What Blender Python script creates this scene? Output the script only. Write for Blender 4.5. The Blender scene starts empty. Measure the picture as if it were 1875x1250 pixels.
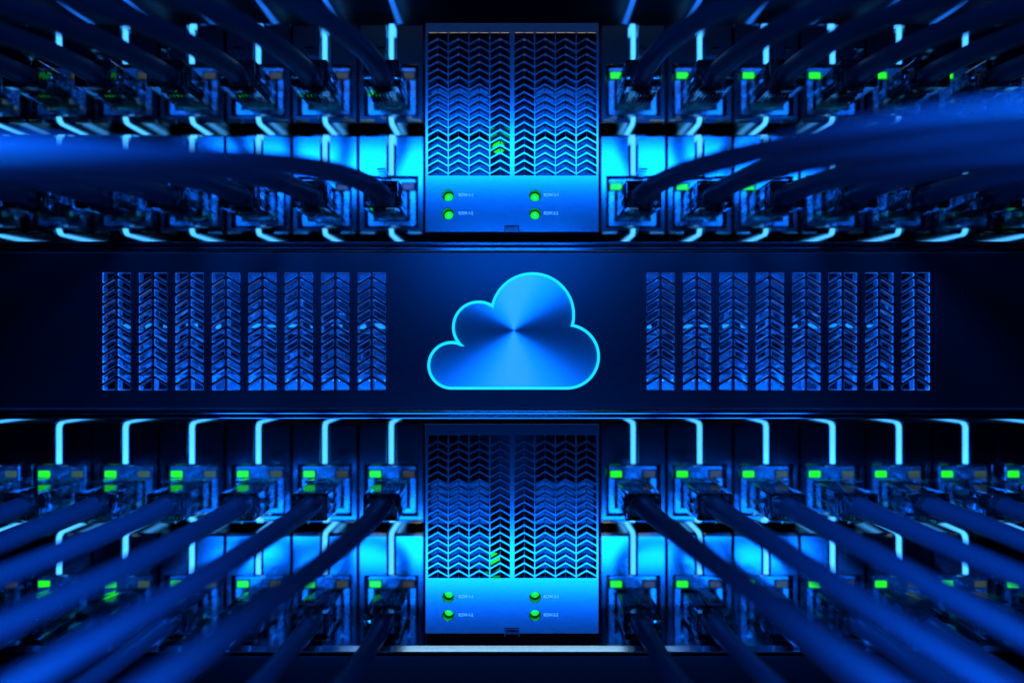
import bpy, bmesh, math, random
from mathutils import Vector
from mathutils.geometry import tessellate_polygon

random.seed(7)
scene = bpy.context.scene
COL = scene.collection
D = 1.10                      # camera to port panels (1 unit = 1000 photo pixels on that plane)
YF = -0.09                    # front plane of the cloud unit and the server modules
PI = math.pi

# ------------------------------------------------------------ camera, world, lamps
cam = bpy.data.cameras.new('camera')
cam.sensor_width = 36.0
cam.lens = 36.0 * D / 1.875
cam.clip_start = 0.01
cam.clip_end = 50
cam.dof.use_dof = True
cam.dof.focus_distance = D + YF
cam.dof.aperture_fstop = 0.40
camo = bpy.data.objects.new('camera', cam)
camo.location = (0, -D, 0)
camo.rotation_euler = (math.radians(90), 0, 0)
COL.objects.link(camo)
scene.camera = camo

world = bpy.data.worlds.new('World')
scene.world = world
world.use_nodes = True
world.node_tree.nodes['Background'].inputs[0].default_value = (0.02, 0.15, 1.0, 1)
world.node_tree.nodes['Background'].inputs[1].default_value = 0.002
scene.view_settings.view_transform = 'Standard'
scene.view_settings.look = 'None'
scene.view_settings.exposure = 0
scene.view_settings.gamma = 1
scene.view_settings.use_curve_mapping = False

BLUE = (0.0008, 0.138, 1.0)
def area(name, loc, target, w, h, power, color=BLUE, spread=180):
    l = bpy.data.lights.new(name, 'AREA')
    l.shape = 'RECTANGLE'; l.size = w; l.size_y = h
    l.energy = power; l.color = color
    l.spread = math.radians(spread)
    o = bpy.data.objects.new(name, l)
    o.location = loc
    d = Vector(target) - Vector(loc)
    o.rotation_euler = d.to_track_quat('-Z', 'Y').to_euler()
    COL.objects.link(o)
    return o
area('softbox_upper', (0, -1.25, 0.68), (0, 0, 0.30), 2.3, 0.15, 40)
area('softbox_lower', (0, -1.25, -0.785), (0, 0, -0.42), 2.3, 0.17, 40)
area('softbox_centre', (0, -1.35, 0.30), (0, 0, 0.1), 0.50, 0.04, 3.6)
for s_ in (-1, 1):
    area('cable_lamp', (s_ * 0.42, -0.80, 0.46), (s_ * 0.56, -0.52, 0.19), 0.30, 0.08, 13, BLUE, 54)
    area('cable_lamp', (s_ * 0.25, -0.88, -0.20), (s_ * 0.47, -0.50, -0.33), 0.12, 0.08, 6.0, BLUE, 54)
area('warm_lamp', (0, -1.25, -1.85), (0, 0, 0.2), 1.5, 0.14, 1.9, (1.0, 0.80, 0.38))
area('white_lamp', (0, -1.25, 1.6), (0, 0, -0.3), 1.6, 0.12, 3.6, (0.34, 0.72, 1.0))

# ------------------------------------------------------------ materials
def mat(name, base, metallic=0.0, rough=0.5, spec=0.5, emit=None, estr=0.0, trans=0.0, ior=1.45,
        coat=0.0, rvar=0.0, nscale=60.0, stretch=(1, 1, 1), bump=0.0, cvar=0.0):
    m = bpy.data.materials.new(name)
    m.use_nodes = True
    nt = m.node_tree; b = nt.nodes['Principled BSDF']
    b.inputs['Base Color'].default_value = (*base, 1)
    b.inputs['Metallic'].default_value = metallic
    b.inputs['Roughness'].default_value = rough
    b.inputs['Specular IOR Level'].default_value = spec
    b.inputs['IOR'].default_value = ior
    b.inputs['Transmission Weight'].default_value = trans
    b.inputs['Coat Weight'].default_value = coat
    if emit:
        b.inputs['Emission Color'].default_value = (*emit, 1)
        b.inputs['Emission Strength'].default_value = estr
    if rvar or bump or cvar:
        tc = nt.nodes.new('ShaderNodeTexCoord')
        mp = nt.nodes.new('ShaderNodeMapping'); mp.inputs['Scale'].default_value = stretch
        nz = nt.nodes.new('ShaderNodeTexNoise'); nz.inputs['Scale'].default_value = nscale
        nz.inputs['Detail'].default_value = 6
        nt.links.new(tc.outputs['Object'], mp.inputs[0]); nt.links.new(mp.outputs[0], nz.inputs[0])
        if rvar:
            r = nt.nodes.new('ShaderNodeMapRange')
            r.inputs['To Min'].default_value = max(0.02, rough - rvar); r.inputs['To Max'].default_value = rough + rvar
            nt.links.new(nz.outputs[0], r.inputs[0]); nt.links.new(r.outputs[0], b.inputs['Roughness'])
        if cvar:
            r = nt.nodes.new('ShaderNodeMixRGB')
            r.inputs[1].default_value = (*[c * (1 - cvar) for c in base], 1)
            r.inputs[2].default_value = (*[min(1, c * (1 + cvar)) for c in base], 1)
            nt.links.new(nz.outputs[0], r.inputs[0]); nt.links.new(r.outputs[0], b.inputs['Base Color'])
        if bump:
            bp = nt.nodes.new('ShaderNodeBump'); bp.inputs['Strength'].default_value = bump
            bp.inputs['Distance'].default_value = 0.001
            nt.links.new(nz.outputs[0], bp.inputs['Height']); nt.links.new(bp.outputs[0], b.inputs['Normal'])
    return m

M = {}
M['tile'] = mat('brushed_tile_steel', (0.30, 0.31, 0.33), 1.0, 0.13, rvar=0.02, nscale=30, stretch=(1, 1, 8))
M['module'] = mat('module_face_steel', (0.30, 0.31, 0.33), 1.0, 0.17, rvar=0.01, nscale=40, stretch=(1, 1, 10))
M['jack'] = mat('jack_shield_metal', (0.52, 0.54, 0.57), 1.0, 0.27, rvar=0.06, nscale=45, bump=0.10)
M['panel'] = mat('dark_panel_paint', (0.05, 0.055, 0.065), 1.0, 0.30, rvar=0.03, nscale=30, stretch=(1, 1, 6))
M['shelf'] = mat('polished_shelf_steel', (0.35, 0.36, 0.38), 1.0, 0.15)
M['lower'] = mat('dark_lower_paint', (0.03, 0.034, 0.04), 1.0, 0.20)
M['glint_metal'] = mat('glint_rod_metal', (1.0, 0.86, 0.50), 1.0, 0.18)  # yellow metal for the added rods that imitate warm edge highlights
M['component'] = mat('plated_component', (0.65, 0.68, 0.72), 1.0, 0.30, rvar=0.1, nscale=25, bump=0.2)
M['rail'] = mat('polished_rail', (0.20, 0.205, 0.22), 1.0, 0.14, rvar=0.02, nscale=20)
M['black'] = mat('black_plastic', (0.012, 0.013, 0.016), 0.0, 0.45, rvar=0.08)
M['dark_metal'] = mat('dark_chassis_metal', (0.05, 0.055, 0.07), 0.8, 0.35, rvar=0.08)
M['strip'] = mat('light_strip_glow', (0.1, 0.3, 0.5), emit=(0.10, 0.76, 1.9), estr=1.0)
M['bar'] = mat('inner_light_bar', (0.1, 0.3, 0.5), emit=(0.01, 0.33, 1.1), estr=0.85)
M['strip_dim'] = mat('light_strip_far', (0.1, 0.3, 0.5), emit=(0.01, 0.16, 0.85), estr=0.8)
M['green'] = mat('green_indicator', (0.0, 0.2, 0.0), rough=0.3, emit=(0.02, 1.0, 0.01), estr=0.95)
M['green_lens'] = mat('green_button_lens', (0.02, 0.6, 0.02), rough=0.25, emit=(0.01, 1.0, 0.005), estr=0.80, coat=0.3)
M['amber'] = mat('amber_indicator_off', (0.10, 0.07, 0.01), rough=0.3, emit=(0.12, 0.085, 0.0), estr=0.25, coat=0.3)  # unlit indicator; faint emission put in to lift its olive tone
M['plug'] = mat('clear_plug_plastic', (0.90, 0.92, 0.90), rough=0.02, trans=1.0, ior=1.50)
M['gold'] = mat('gold_contact', (0.9, 0.6, 0.2), 1.0, 0.25)
M['cord'] = mat('blue_cable_jacket', (0.011, 0.0115, 0.018), rough=0.42, spec=0.24, rvar=0.06, nscale=80, bump=0.05)
M['ink'] = mat('lifted_caption_ink', (0.75, 0.8, 0.85), rough=0.6, emit=(0.10, 0.42, 1.0), estr=0.8)  # plain printed ink; emission added so the letters read pale
M['rim'] = mat('vent_edge_highlight', (0.75, 0.78, 0.82), 1.0, 0.30)  # brighter metal put on vent walls and chamfers as edge highlights
M['ring'] = mat('cloud_outline_glow', (0.2, 0.7, 0.8), 0.0, 0.25, emit=(0.0, 0.70, 0.95), estr=0.95, coat=0.8)
M['board'] = mat('inner_housing', (0.17, 0.18, 0.20), 0.9, 0.42, rvar=0.1, nscale=20, bump=0.2)
M['back'] = mat('rack_back', (0.01, 0.012, 0.018), 0.2, 0.6)

def brushed_disc():
    m = bpy.data.materials.new('circular_brushed_metal'); m.use_nodes = True
    nt = m.node_tree; b = nt.nodes['Principled BSDF']
    b.inputs['Base Color'].default_value = (0.66, 0.68, 0.70, 1)
    b.inputs['Metallic'].default_value = 1.0
    b.inputs['Roughness'].default_value = 0.36
    b.inputs['Anisotropic'].default_value = 0.93
    tc = nt.nodes.new('ShaderNodeTexCoord')            # object origin is the centre of the brushing
    nrm = nt.nodes.new('ShaderNodeVectorMath'); nrm.operation = 'NORMALIZE'
    nt.links.new(tc.outputs['Object'], nrm.inputs[0])
    nt.links.new(nrm.outputs[0], b.inputs['Tangent'])
    return m
M['disc'] = brushed_disc()

# ------------------------------------------------------------ helpers
def W(px, py, y=0.0):
    """photo pixel on the vertical plane at depth y -> world x, z"""
    k = (D + y) / D / 1000.0
    return ((px - 937.5) * k, (625.0 - py) * k)

def link(name, me, m, parent=None, loc=(0, 0, 0), smooth=False):
    o = bpy.data.objects.new(name, me)
    if m is not None and len(me.materials) == 0: me.materials.append(m)
    COL.objects.link(o); o.location = loc
    if parent: o.parent = parent
    if smooth:
        for p in me.polygons: p.use_smooth = True
    return o

def thing(name, label, cat, loc=(0, 0, 0), group=None):
    o = bpy.data.objects.new(name, None)
    o.empty_display_size = 0.02
    COL.objects.link(o); o.location = loc
    o['label'] = label; o['category'] = cat
    if group: o['group'] = group
    return o

def bm_mesh(bm, name='m'):
    bmesh.ops.recalc_face_normals(bm, faces=bm.faces)
    me = bpy.data.meshes.new(name); bm.to_mesh(me); bm.free(); return me

def add_box(bm, x0, x1, y0, y1, z0, z1, bev=0.0, seg=2):
    r = bmesh.ops.create_cube(bm, size=1.0)
    vs = r['verts']
    for v in vs:
        v.co = Vector(((x0 + x1) / 2 + v.co.x * (x1 - x0), (y0 + y1) / 2 + v.co.y * (y1 - y0), (z0 + z1) / 2 + v.co.z * (z1 - z0)))
    if bev:
        es = list({e for v in vs for e in v.link_edges})
        bmesh.ops.bevel(bm, geom=es, offset=bev, segments=seg, affect='EDGES', profile=0.5)

def box_mesh(*a, **k):
    bm = bmesh.new(); add_box(bm, *a, **k); return bm_mesh(bm)

def area2(p):
    return sum(p[i][0] * p[(i + 1) % len(p)][1] - p[(i + 1) % len(p)][0] * p[i][1] for i in range(len(p)))

def ccw(p):
    return p if area2(p) > 0 else p[::-1]

def inset(p, d):
    """move a CCW outline inwards by d (negative: outwards)"""
    n = len(p); out = []
    for i in range(n):
        a = Vector(p[i - 1]); b = Vector(p[i]); c = Vector(p[(i + 1) % n])
        e1 = (b - a).normalized(); e2 = (c - b).normalized()
        n1 = Vector((-e1.y, e1.x)); n2 = Vector((-e2.y, e2.x))
        m = n1 + n2
        k = m.dot(m)
        if k < 0.15: m = n1; k = 2.0
        else: m = m * (2.0 / k)
        out.append((b.x + m.x * d, b.y + m.y * d))
    return out

def add_plate(bm, outer, holes, yf, thick, bev, rim=0):
    """flat plate facing -y with chamfered outline and chamfered holes"""
    outer = ccw(outer); holes = [ccw(h) for h in holes]
    fo = inset(outer, bev); fh = [inset(h, -bev) for h in holes]
    loops = [fo] + fh
    V = [[Vector((x, 0, z)) for x, z in l] for l in loops]
    flat = [bm.verts.new((x, yf, z)) for l in loops for x, z in l]
    tris = tessellate_polygon([[Vector((v.x, v.z, 0)) for v in l] for l in V])
    for t in tris:
        try: bm.faces.new([flat[i] for i in t])
        except ValueError: pass
    k = 0
    for src, fl in zip([outer] + holes, loops):
        n = len(src)
        a = flat[k:k + n]; k += n
        b = [bm.verts.new((x, yf + bev, z)) for x, z in src]
        c = [bm.verts.new((x, yf + thick, z)) for x, z in src]
        for i in range(n):
            j = (i + 1) % n
            f1 = bm.faces.new((a[i], a[j], b[j], b[i])); f2 = bm.faces.new((b[i], b[j], c[j], c[i]))
            if rim: f1.material_index = f2.material_index = 1

def plate_mesh(outer, holes, yf, thick, bev, rim=0):
    bm = bmesh.new(); add_plate(bm, outer, holes, yf, thick, bev, rim); return bm_mesh(bm)

def rect(x0, x1, z0, z1):
    return [(x0, z0), (x1, z0), (x1, z1), (x0, z1)]

def tube(pts, rad, sides=14, caps=True, bm=None):
    own = bm is None
    if own: bm = bmesh.new()
    rings = []
    up = Vector((0, 0, 1))
    for i, p in enumerate(pts):
        t = (pts[min(i + 1, len(pts) - 1)] - pts[max(i - 1, 0)]).normalized()
        s = t.cross(up).normalized(); u = s.cross(t).normalized()
        r = rad(i / (len(pts) - 1)) if callable(rad) else rad
        rings.append([bm.verts.new(p + (s * math.cos(a) + u * math.sin(a)) * r) for a in [2 * PI * k / sides for k in range(sides)]])
    for a, b in zip(rings, rings[1:]):
        for k in range(sides):
            bm.faces.new((a[k], a[(k + 1) % sides], b[(k + 1) % sides], b[k]))
    if caps:
        bm.faces.new(rings[0]); bm.faces.new(rings[-1])
    if own: return bm_mesh(bm)

def ribbon(path, x, w, th):
    """ribbon of width w along x, following path of (y, z) with thickness th"""
    bm = bmesh.new(); L = []
    n = len(path)
    for i in range(n):
        a = Vector(path[max(i - 1, 0)]); b = Vector(path[min(i + 1, n - 1)])
        t = (b - a).normalized(); nn = Vector((-t.y, t.x))
        p = Vector(path[i]); q = p + nn * th
        L.append([bm.verts.new((x - w / 2, p.x, p.y)), bm.verts.new((x + w / 2, p.x, p.y)),
                  bm.verts.new((x + w / 2, q.x, q.y)), bm.verts.new((x - w / 2, q.x, q.y))])
    for a, b in zip(L, L[1:]):
        for k in range(4): bm.faces.new((a[k], a[(k + 1) % 4], b[(k + 1) % 4], b[k]))
    bm.faces.new(L[0]); bm.faces.new(L[-1])
    return bm_mesh(bm)

def clip(poly, axis, lim, keep_less):
    out = []
    for i in range(len(poly)):
        a = poly[i]; b = poly[(i + 1) % len(poly)]
        ia = (a[axis] <= lim) == keep_less; ib = (b[axis] <= lim) == keep_less
        if ia: out.append(a)
        if ia != ib:
            t = (lim - a[axis]) / (b[axis] - a[axis])
            out.append((a[0] + (b[0] - a[0]) * t, a[1] + (b[1] - a[1]) * t))
    return out

def soften(p, r):
    """cut corners with a small round"""
    n = len(p); out = []
    for i in range(n):
        a = Vector(p[i - 1]); b = Vector(p[i]); c = Vector(p[(i + 1) % n])
        l1 = (a - b).length; l2 = (c - b).length
        k = min(r, l1 * 0.4, l2 * 0.4)
        s = b + (a - b).normalized() * k; e = b + (c - b).normalized() * k
        m = b * 0.5 + (s + e) * 0.25
        out += [tuple(s), tuple(m), tuple(e)]
    return out

def chevron_holes(x0, x1, top, bottom, pitch, hole, drop, first, rising, y, rnd=1.2):
    """slanted slots in photo pixels; rising = higher at its right end"""
    out = []; k = 0
    yy = first
    while yy - drop < bottom - 3:
        # edge heights at outer (low) and inner (high) side
        lo0, lo1 = yy, yy + hole
        hi0, hi1 = yy - drop, yy - drop + hole
        if rising: p = [(x0, lo1), (x0, lo0), (x1, hi0), (x1, hi1)]
        else: p = [(x0, hi1), (x0, hi0), (x1, lo0), (x1, lo1)]
        if k == 0: p = [(a, top - 1 if b in (lo0, hi0) else b) for a, b in p]            # first slot has a flat top
        if hi0 + pitch > bottom - 3: p = [(a, bottom + 1 if b in (lo1, hi1) else b) for a, b in p]   # last slot a flat bottom
        k += 1
        p = clip(p, 1, top, False)
        if len(p) > 2: p = clip(p, 1, bottom, True)
        if len(p) > 2:
            # drop doubled points
            q = []
            for v in p:
                if not q or (abs(v[0] - q[-1][0]) + abs(v[1] - q[-1][1])) > 0.4: q.append(v)
            if (abs(q[0][0] - q[-1][0]) + abs(q[0][1] - q[-1][1])) < 0.4: q.pop()
            if len(q) > 2 and abs(area2(q)) > 20:
                q = soften(q, rnd)
                out.append([W(a, b, y) for a, b in q])
        yy += pitch
    return out

# ------------------------------------------------------------ the setting: dark inside of the rack
bk = link('background', box_mesh(-1.6, 1.6, 0.35, 0.37, -1.2, 1.2), M['back'])
bk['kind'] = 'structure'

# ------------------------------------------------------------ cloud unit across the middle
cu = thing('cloud_server', 'wide dark blue server front with a glowing cloud emblem between two fields of slanted vents',
           'server', (0, YF, 0))
k = (D + YF) / D / 1000
holes = []
lefts = [189 + 66.7 * i for i in range(8)]
rights = [1185 + 66.7 * i for i in range(8)]
for x in lefts + rights:
    holes += chevron_holes(x, x + 21, 500, 713, 18.2, 10.6, 12.8, 506.5 + 0, True, YF)
    holes += chevron_holes(x + 28, x + 49.4, 500, 713, 18.2, 10.6, 12.8, 506.5, False, YF)
x0, z0 = W(-80, 748.5, YF); x1, z1 = W(1955, 462, YF)
fp = plate_mesh(rect(x0, x1, z0, z1), holes, 0, 0.011, 0.0012, 1)
fp.materials.append(M['panel']); fp.materials.append(M['rim'])
link('faceplate', fp, M['panel'], cu)
# rails above and below
for (pa, pb, pr) in ((440.5, 460, 0), (750, 767.5, 1)):
    za, zb = W(0, pb, YF)[1], W(0, pa, YF)[1]
    bm = bmesh.new()
    mid = (za + zb) / 2
    add_box(bm, x0, x1, 0.003, 0.12, za, za + (zb - za) * 0.46, 0.0022, 4)
    add_box(bm, x0, x1, -0.004 if pr else 0.006, 0.12, za + (zb - za) * 0.52, zb, 0.0026, 4)
    link('rail', bm_mesh(bm), M['rail'], cu, smooth=False)
# inner housing: shelf of components behind the vents
bm = bmesh.new()
add_box(bm, x0, x1, 0.115, 0.12, z0, z1)
add_box(bm, x0, x1, 0.012, 0.112, z0 + 0.001, z0 + 0.004)
add_box(bm, x0, x1, 0.012, 0.112, z1 - 0.004, z1 - 0.001)
link('housing', bm_mesh(bm), M['dark_metal'], cu)
rnd = random.Random(3)
def zr(pa, pb):
    kk = (D + YF + 0.05) / D / 1000
    return (625 - pb) * kk, (625 - pa) * kk
for side in (-1, 1):
    bm = bmesh.new(); bk_ = bmesh.new(); gl = bmesh.new()
    
    # long ledges
    for (pa, pb, dpt) in ((662, 674, 0.040), (684, 696, 0.034), (606, 611, 0.048)):
        lo, hi = zr(pa, pb); add_box(bm, *sorted((side * 0.21, side * 0.74)), dpt, 0.065, lo, hi, 0.0015, 2)
    lo, hi = zr(675, 683); add_box(bk_, *sorted((side * 0.21, side * 0.76)), 0.030, 0.065, lo, hi)
    for i in range(15):
        cx = side * (0.235 + i * 0.0365)
        for (pa, pb) in ((550, 566), (570, 588), (614, 636), (638, 658)):
            q = rnd.random()
            if q > 0.9: continue
            tgt = bk_ if q < (0.72 if pa == 550 else 0.34) else bm
            lo, hi = zr(pa + rnd.uniform(-3, 3), pb + rnd.uniform(-3, 3)); w = rnd.uniform(0.008, 0.016); c = cx + rnd.uniform(-.006, .006)
            dd = rnd.uniform(0.034, 0.052)
            add_box(tgt, c - w, c + w, dd, 0.0655, lo, hi, 0.0015, 2)
        if rnd.random() < 0.9 and i < 13:
            lo, hi = zr(593 + rnd.uniform(-1, 2), 600 + rnd.uniform(-1, 2)); w = rnd.uniform(0.008, 0.0175)
            add_box(gl, cx - w, cx + w, 0.044, 0.052, lo, hi, 0.002, 2)
    link('circuit_board', bm_mesh(bm), M['component'], cu)
    link('dark_shroud', bm_mesh(bk_), M['black'], cu)
    link('light_bar', bm_mesh(gl), M['bar'], cu)

# cloud emblem
def arc(cx, cy, r, a, b, n):
    return [(cx + r * math.cos(a + (b - a) * i / n), cy + r * math.sin(a + (b - a) * i / n)) for i in range(n + 1)]
def isect(c1, c2, pick):
    (x1_, y1_, r1), (x2_, y2_, r2) = c1, c2
    d = math.hypot(x2_ - x1_, y2_ - y1_)
    a = (r1 * r1 - r2 * r2 + d * d) / (2 * d); h = math.sqrt(max(0, r1 * r1 - a * a))
    mx, my = x1_ + a * (x2_ - x1_) / d, y1_ + a * (y2_ - y1_) / d
    c = [(mx + h * (y2_ - y1_) / d * s, my - h * (x2_ - x1_) / d * s) for s in (1, -1)]
    return min(c, key=lambda p: p[1])       # upper one (y down)
def cloud(off):
    C = [(827, 668.5, 44.5 - off), (876.5, 599, 49 - off), (975, 576.5, 78 - off), (1038, 652.5, 60.5 - off)]
    n12 = isect(C[0], C[1], 0); n12 = min(((827 + 0, 0),), key=lambda p: 0) and n12
    # notch between circles 1 and 2 is the left one
    def both(c1, c2):
        (x1_, y1_, r1), (x2_, y2_, r2) = c1, c2
        d = math.hypot(x2_ - x1_, y2_ - y1_)
        a = (r1 * r1 - r2 * r2 + d * d) / (2 * d); h = math.sqrt(max(0, r1 * r1 - a * a))
        mx, my = x1_ + a * (x2_ - x1_) / d, y1_ + a * (y2_ - y1_) / d
        return [(mx + h * (y2_ - y1_) / d * s, my - h * (x2_ - x1_) / d * s) for s in (1, -1)]
    p12 = min(both(C[0], C[1]), key=lambda p: p[0])
    p23 = min(both(C[1], C[2]), key=lambda p: p[1])
    p34 = max(both(C[2], C[3]), key=lambda p: p[0])
    ang = lambda c, p: math.atan2(p[1] - c[1], p[0] - c[0])
    def sweep(c, pa, pb, n):
        a = ang(c, pa); b = ang(c, pb)
        while b <= a: b += 2 * PI
        return arc(c[0], c[1], c[2], a, b, n)
    pts = sweep(C[0], (C[0][0], C[0][1] + 9), p12, 30)[:-1] + sweep(C[1], p12, p23, 30)[:-1] \
        + sweep(C[2], p23, p34, 48)[:-1] + sweep(C[3], p34, (C[3][0], C[3][1] + 9), 40)
    return pts
CX, CZ = W(941, 605, YF)
em = link('cloud_emblem', plate_mesh([(a - CX, b - CZ) for a, b in [W(x, y, YF) for x, y in cloud(3.0)]], [], -0.0025, 0.002, 0.0002),
          M['disc'], cu, (CX, 0, CZ))
def rounded_ring(lo, li, ybase, h):
    bm = bmesh.new(); n = len(lo); steps = 8; rows = []
    for s in range(steps + 1):
        a = PI * s / steps
        f = (1 - math.cos(a)) / 2
        rows.append([bm.verts.new((o[0] + (i_[0] - o[0]) * f, ybase - h * math.sin(a), o[1] + (i_[1] - o[1]) * f)) for o, i_ in zip(lo, li)])
    for r0, r1 in zip(rows, rows[1:]):
        for j in range(n): bm.faces.new((r0[j], r0[(j + 1) % n], r1[(j + 1) % n], r1[j]))
    return bm_mesh(bm)
co = [W(x, y, YF) for x, y in cloud(0)]; ci = [W(x, y, YF) for x, y in cloud(5.6)]
link('outline', rounded_ring([(a - CX, b - CZ) for a, b in co], [(a - CX, b - CZ) for a, b in ci], -0.0008, 0.005), M['ring'], em, smooth=True)

# lamps that glow inside the cloud unit (their light shows through the vents)
for s in (-1, 1):
    area('inner_lamp', (s * 0.37, YF + 0.016, -0.104), (s * 0.37, YF + 0.066, -0.01), 0.42, 0.012, 2.8, BLUE)
    area('inner_lamp', (s * 0.37, YF + 0.016, 0.135), (s * 0.37, YF + 0.066, 0.0), 0.42, 0.012, 1.0, BLUE)

# ------------------------------------------------------------ the two server modules in the middle
def server_module(label, top, gtop, gbot, bot, ledy, taby, lamp):
    t = thing('server_module', label, 'server', (0, YF, 0), 'server modules with vent grilles')
    xa, zb = W(778.5, bot, YF); xb, zt = W(1096.5, top, YF)
    holes = []
    for cx in (784.3, 822.4, 860.2, 898.4, 942.6, 980.8, 1018.4, 1056.8):
        holes += chevron_holes(cx, cx + 16.6, gtop, gbot, 13.92, 9.3, 9.4, gtop + 8.6, True, YF, 0.7)
        holes += chevron_holes(cx + 18.2, cx + 34.8, gtop, gbot, 13.92, 9.3, 9.4, gtop + 8.6, False, YF, 0.7)
    # button sockets
    for lx in (820.5, 979.8):
        for ly in ledy:
            holes.append([W(lx + 10 * math.cos(2 * PI * i / 28), ly + 10 * math.sin(2 * PI * i / 28), YF) for i in range(28)])
    link('front_grille', plate_mesh(rect(xa, xb, zb, zt), holes, 0, 0.009, 0.0007), M['module'], t)
    # side walls and lid
    bm = bmesh.new()
    add_box(bm, xa, xa + 0.003, 0.0095, 0.22, zb, zt); add_box(bm, xb - 0.003, xb, 0.0095, 0.22, zb, zt)
    add_box(bm, xa + 0.003, xb - 0.003, 0.0095, 0.22, zb, zb + 0.003); add_box(bm, xa + 0.003, xb - 0.003, 0.0095, 0.22, zt - 0.003, zt)
    add_box(bm, xa + 0.003, xb - 0.003, 0.21, 0.219, zb + 0.003, zt - 0.003)
    link('case', bm_mesh(bm), M['dark_metal'], t)
    # drive carriers behind the grille, two stacks with a dark slot between
    for (pa, pb) in ((783, 896), (980, 1093)):
        for (qa, qb) in ((gtop + 88, gtop + 172), (gtop + 186, gbot + 2)):
            bx0, bz0 = W(pa, qb, YF); bx1, bz1 = W(pb, qa, YF)
            link('drive_carrier', box_mesh(bx0, bx1, 0.024, 0.15, bz0, bz1, bev=0.002), M['board'], t)
    for i, lx in enumerate((820.5, 979.8)):
        for j, ly in enumerate(ledy):
            x, z = W(lx, ly, YF)
            bm = bmesh.new()
            tube([Vector((0, 0.0092, 0)), Vector((0, 0.03, 0))], 0.0092, 28, False, bm)
            so = link('button_socket', bm_mesh(bm), M['black'], t, (x, 0, z))
            bm = bmesh.new()
            bmesh.ops.create_uvsphere(bm, u_segments=28, v_segments=14, radius=0.0078)
            for v in bm.verts: v.co.y *= 0.45
            link('lens', bm_mesh(bm), M['green_lens'], so, (0, 0.016, 0), smooth=True)
            # printed caption
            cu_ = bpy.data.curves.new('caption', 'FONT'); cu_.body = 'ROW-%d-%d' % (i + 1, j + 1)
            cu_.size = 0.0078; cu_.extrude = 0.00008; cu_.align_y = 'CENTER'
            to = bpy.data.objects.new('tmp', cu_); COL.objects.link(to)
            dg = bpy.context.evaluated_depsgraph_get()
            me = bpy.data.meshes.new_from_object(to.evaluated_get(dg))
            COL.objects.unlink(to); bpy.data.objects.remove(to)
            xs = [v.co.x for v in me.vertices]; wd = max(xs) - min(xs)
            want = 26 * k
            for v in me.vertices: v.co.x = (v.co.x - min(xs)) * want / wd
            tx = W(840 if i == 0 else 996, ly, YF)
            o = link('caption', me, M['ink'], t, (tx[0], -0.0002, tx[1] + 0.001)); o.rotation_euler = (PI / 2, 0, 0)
    # latch tab at the bottom edge
    x, z = W(937.5, taby, YF)
    bm = bmesh.new()
    add_box(bm, x - 0.0125, x + 0.0125, -0.003, -0.0002, z + 0.0035, z + 0.0055, 0.0004)
    add_box(bm, x - 0.0125, x - 0.0105, -0.003, -0.0002, z - 0.0075, z + 0.0033, 0.0004)
    add_box(bm, x + 0.0105, x + 0.0125, -0.003, -0.0002, z - 0.0075, z + 0.0033, 0.0004)
    lt = link('latch_tab', bm_mesh(bm), M['black'], t)
    link('tongue', box_mesh(x - 0.0095, x + 0.0095, -0.0055, -0.0003, z - 0.003, z + 0.0022, bev=0.0008), M['tile'], lt)
    # green lamp inside
    gx, gz = W(lamp[0], lamp[1], YF)
    bm = bmesh.new(); bmesh.ops.create_uvsphere(bm, u_segments=16, v_segments=10, radius=0.011)
    link('activity_lamp', bm_mesh(bm), M['green'], t, (gx * 1.06, 0.05, gz * 1.06), smooth=True)
    return t
server_module('upper server module with chevron grille above the cloud panel, four green buttons along its bottom', 42, 60.5, 321, 425, (358.3, 391.6), 419, (913, 274))
server_module('lower server module with chevron grille below the cloud panel, four green buttons along its bottom', 776, 797, 1057, 1159.5, (1092.5, 1126.2), 1155, (905, 1019))

# ------------------------------------------------------------ patch panels
PITCH = 121.7
XS = {'left': [716.5 - PITCH * i for i in range(7)], 'right': [1159.5 + PITCH * i for i in range(7)]}
ROWS = [(42, 226), (243.5, 430), (773, 958), (976, 1160)]        # top and bottom of each panel in the photo
HW = 0.0585
JH = {'w': 0.049, 'b': 0.0135, 't': 0.1075}                     # cut-out for a jack
def edge_pts(zt, zb, r=0.010, n=6, back=0.14, th=0.0):
    """side profile of the light strip from the top back to the bottom back"""
    p = [(back, zt)]
    for i in range(n + 1):
        a = PI / 2 * i / n
        p.append((r - r * math.sin(a), zt - r + r * math.cos(a)))
    return p

# one tile half, one jack, shared by every port
H = 0.185
def tile_half_mesh(s):
    # right half (s=1) spans from the strip groove to the seam, notch for the jack; z=0 is the bottom
    g = 0.0085
    out = [(g, 0.002), (HW, 0.002), (HW, H - 0.001), (g, H - 0.001), (g, JH['t']), (JH['w'], JH['t']), (JH['w'], JH['b']), (g, JH['b'])]
    out = [(s * a, b) for a, b in out]
    bm = bmesh.new(); add_plate(bm, out, [], 0.0, 0.012, 0.0008)
    for v in bm.verts:                               # wider chamfer along the top and bottom edges
        for e, d in ((0.002, 1), (H - 0.001, -1)):
            if abs(v.co.z - (e + d * 0.0008)) < 2e-5 and abs(v.co.y) < 2e-5: v.co.z = e + d * 0.0055
            elif abs(v.co.z - e) < 2e-5 and abs(v.co.y - 0.0008) < 2e-5: v.co.y = 0.0040
    # returns top and bottom going back
    xa, xb = sorted((s * g, s * HW))
    add_box(bm, xa, xb, 0.0122, 0.13, H - 0.006, H - 0.001)
    add_box(bm, xa, xb, 0.0122, 0.13, 0.002, 0.007)
    return bm_mesh(bm)
TILE = {s: tile_half_mesh(s) for s in (-1, 1)}
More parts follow.
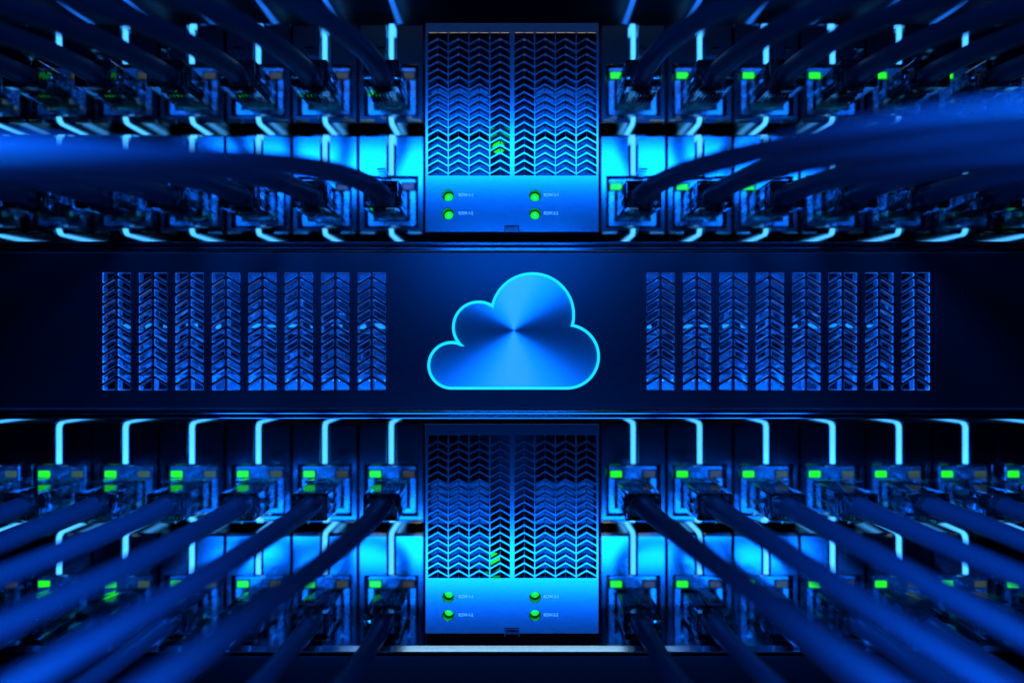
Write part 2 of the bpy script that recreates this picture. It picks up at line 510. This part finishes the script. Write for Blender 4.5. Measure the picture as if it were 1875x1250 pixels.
def jack_mesh():
    # face plate with plug opening; origin at bottom centre of the panel
    o = rect(-0.0445, 0.0445, 0.0165, 0.1045)
    o = soften(o, 0.004)
    h = rect(-0.0325, 0.0325, 0.027, 0.0800)
    led1 = rect(-0.0415, -0.0205, 0.0795 + 0.0015, 0.0925 + 0.0)
    bm = bmesh.new()
    add_plate(bm, o, [h], 0.006, 0.03, 0.0014)
    add_box(bm, -0.036, 0.036, 0.07, 0.075, 0.027, 0.080)
    for z in (0.0262, 0.0802): add_box(bm, -0.036, 0.036, 0.0365, 0.0698, z - 0.0006, z + 0.0006)
    for x in (-0.0366, 0.0366): add_box(bm, x - 0.0006, x + 0.0006, 0.0365, 0.0698, 0.027, 0.080)
    return bm_mesh(bm)
JACK = jack_mesh()
LED = box_mesh(-0.0105, 0.0105, 0.0035, 0.0058, -0.0060, 0.0060, bev=0.001)
RIM = None
def rim_mesh():
    return plate_mesh(rect(-0.013, 0.013, -0.008, 0.008), [rect(-0.0108, 0.0108, -0.0063, 0.0063)], 0.0040, 0.0018, 0.0003)
RIM = rim_mesh()
def tray_mesh():
    bm = bmesh.new()
    add_box(bm, -HW - 0.001, HW + 0.001, 0.04, 0.13, 0.008, H - 0.008)
    return bm_mesh(bm)
TRAY = tray_mesh()
STRIP_UP = []
rr = 0.011
pu = [(0.13, H + 0.0005)] + [(rr - 0.004 - rr * math.sin(PI / 2 * i / 7) + 0.003, H - rr + rr * math.cos(PI / 2 * i / 7) + 0.0005) for i in range(8)] + [(-0.001, JH['t'] + 0.002)]
pd = [(-0.001, JH['b'] - 0.002)] + [(rr - 0.004 - rr * math.cos(PI / 2 * i / 7) + 0.003, rr - rr * math.sin(PI / 2 * i / 7) - 0.0005) for i in range(8)] + [(0.13, -0.0005)]
SU = ribbon(pu, 0, 0.0080, 0.003); SD = ribbon(pd, 0, 0.0080, 0.003)
def glint_rod_mesh(s):  # short rod added at the tile's lower edge to imitate a highlight dash
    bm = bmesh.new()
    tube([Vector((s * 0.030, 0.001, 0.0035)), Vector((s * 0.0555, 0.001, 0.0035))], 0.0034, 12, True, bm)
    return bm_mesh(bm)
GLINT_ROD = {q: glint_rod_mesh(q) for q in (-1, 1)}
for me_, m_ in ((GLINT_ROD[-1], 'glint_metal'), (GLINT_ROD[1], 'glint_metal'), (TILE[-1], 'tile'), (TILE[1], 'tile'), (JACK, 'jack'), (RIM, 'black'), (TRAY, 'black'), (SU, 'strip'), (SD, 'strip')):
    me_.materials.append(M[m_])
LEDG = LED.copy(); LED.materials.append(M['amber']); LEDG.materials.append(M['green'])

row_words = ['topmost row', 'row above cloud panel', 'row below cloud panel', 'bottom row']
ords = ['first', 'second', 'third', 'fourth', 'fifth', 'sixth', 'seventh']
sidecap = {'left': 'left', 'right': 'right'}
for side in ('left', 'right'):
    for r, (pt, pb) in enumerate(ROWS):
        zb = (625 - pb) / 1000
        sgn = -1 if side == 'left' else 1
        t = thing('patch_panel', 'steel patch panel with glowing strips, %s of the server modules, %s' % (side, row_words[r]),
                  'patch panel', (0, 0, zb), 'patch panels with network ports')
        for i, px in enumerate(XS[side]):
            x = (px - 937.5) / 1000
            for s in (-1, 1):
                o = link('tile', TILE[s], None, t, (x, 0, 0))
                link('glint_rod', GLINT_ROD[s], None, o, (0, 0, 0))
            link('tray', TRAY, None, t, (x, 0, 0))
            link('light_strip', SU, None, t, (x, 0, 0)); link('light_strip', SD, None, t, (x, 0, 0))
            j = link('jack', JACK, None, t, (x, 0, 0))
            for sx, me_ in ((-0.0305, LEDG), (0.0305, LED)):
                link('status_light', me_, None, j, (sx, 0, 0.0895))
                link('light_rim', RIM, None, j, (sx, 0, 0.0895))

# ------------------------------------------------------------ network cables
def plug_mesh():
    bm = bmesh.new()
    add_box(bm, -0.0305, 0.0305, -0.088, 0.03, -0.023, 0.023, 0.003, 2)
    # ribs and steps along the sides
    for s in (-1, 1):
        add_box(bm, s * 0.0310 - 0.001, s * 0.0310 + 0.001, -0.080, -0.02, -0.012, -0.004, 0.0005, 1)
        add_box(bm, s * 0.0310 - 0.001, s * 0.0310 + 0.001, -0.070, -0.03, 0.006, 0.011, 0.0005, 1)
    return bm_mesh(bm)
def latch_mesh():
    bm = bmesh.new()
    pts = [(0.02, 0.0235), (-0.02, 0.031), (-0.075, 0.040), (-0.086, 0.041)]
    w = [0.011, 0.009, 0.007, 0.007]
    L = []
    for (y, z), ww in zip(pts, w):
        L.append([bm.verts.new((-ww, y, z)), bm.verts.new((ww, y, z)), bm.verts.new((ww, y, z + 0.003)), bm.verts.new((-ww, y, z + 0.003))])
    for a, b in zip(L, L[1:]):
        for q in range(4): bm.faces.new((a[q], a[(q + 1) % 4], b[(q + 1) % 4], b[q]))
    bm.faces.new(L[0]); bm.faces.new(L[-1])
    return bm_mesh(bm)
def contacts_mesh():
    bm = bmesh.new()
    for i in range(8):
        x = (i - 3.5) * 0.0066
        add_box(bm, x - 0.0015, x + 0.0015, -0.012, 0.02, -0.0205, -0.012)
    return bm_mesh(bm)
def wires_mesh():
    bm = bmesh.new()
    for i in range(8):
        x = (i - 3.5) * 0.0066
        tube([Vector((x * 0.5, -0.055, 0)), Vector((x, -0.035, -0.003)), Vector((x, 0.012, -0.008))], 0.0028, 8, True, bm)
    # strain-relief wedge
    add_box(bm, -0.020, 0.020, -0.064, -0.056, -0.019, 0.010, 0.001, 1)
    return bm_mesh(bm)
PLUG, LATCH, CONT, WIRE = plug_mesh(), latch_mesh(), contacts_mesh(), wires_mesh()
PLUG.materials.append(M['plug']); LATCH.materials.append(M['plug']); CONT.materials.append(M['gold']); WIRE.materials.append(M['cord'])
rc = random.Random(11)
for side in ('left', 'right'):
    sgn = -1 if side == 'left' else 1
    for r, (pt, pb) in enumerate(ROWS):
        for i, px in enumerate(XS[side]):
            x = (px - 937.5) / 1000; z = (625 - pb) / 1000 + 0.0535
            t = thing('network_cable', 'dark cable in %s port %s of the server modules, %s' % (ords[i], side, row_words[r]),
                      'network cable', (x, 0, z), 'network cables plugged into the patch panels')
            pl = link('plug', PLUG, None, t)
            link('latch', LATCH, None, pl); link('contacts', CONT, None, pl); link('wires', WIRE, None, pl)
            a = 0.20 * (1 + rc.uniform(-0.13, 0.13)); b = -0.075 * (1 + rc.uniform(-0.3, 0.3)); wa = rc.uniform(-.004, .004); wb = rc.uniform(-.004, .004)
            pts = []
            n = 34; T = 1.7
            for q in range(n + 1):
                tt = T * q / n
                pts.append(Vector((sgn * a * tt ** 2 + wa * math.sin(tt * 4), -0.062 - 0.515 * tt + (0.10 * max(0, tt - 1) ** 2), b * tt ** 2 + wb * math.sin(tt * 5))))
            link('cord', tube(pts, lambda u: 0.0150 + 0.0030 * max(0, 1 - u * 9), 20), M['cord'], t, smooth=True)

# ------------------------------------------------------------ shelf below, cover above
x0, x1 = -1.1, 1.1
zs = W(0, 1185, -0.10)[1]
sh = thing('rack_shelf', 'polished steel shelf with a bright front edge under the bottom row of ports', 'shelf', (0, 0, zs))
link('shelf_board', box_mesh(x0, x1, -0.100, 0.30, -0.014, 0, bev=0.0065, seg=1), M['shelf'], sh)
bc = thing('lower_server', 'plain dark blue server front at the very bottom under the shelf', 'server', (0, 0, zs - 0.02))
link('faceplate', box_mesh(x0, x1, -0.085, 0.30, -0.16, 0, bev=0.004, seg=3), M['lower'], bc)
tc_ = thing('upper_server', 'dark server underside at the top edge crossed by dim blue light strips', 'server', (0, 0, 0.625))
link('case', box_mesh(x0, x1, -0.004, 0.30, 0.001, 0.14, bev=0.004), M['dark_metal'], tc_)
for side in ('left', 'right'):
    for px in XS[side][:6]:
        x = (px - 937.5) / 1000
        link('light_strip', box_mesh(x - 0.0045, x + 0.0045, 0.0, 0.16, -0.002, 0.0005), M['strip_dim'], tc_)
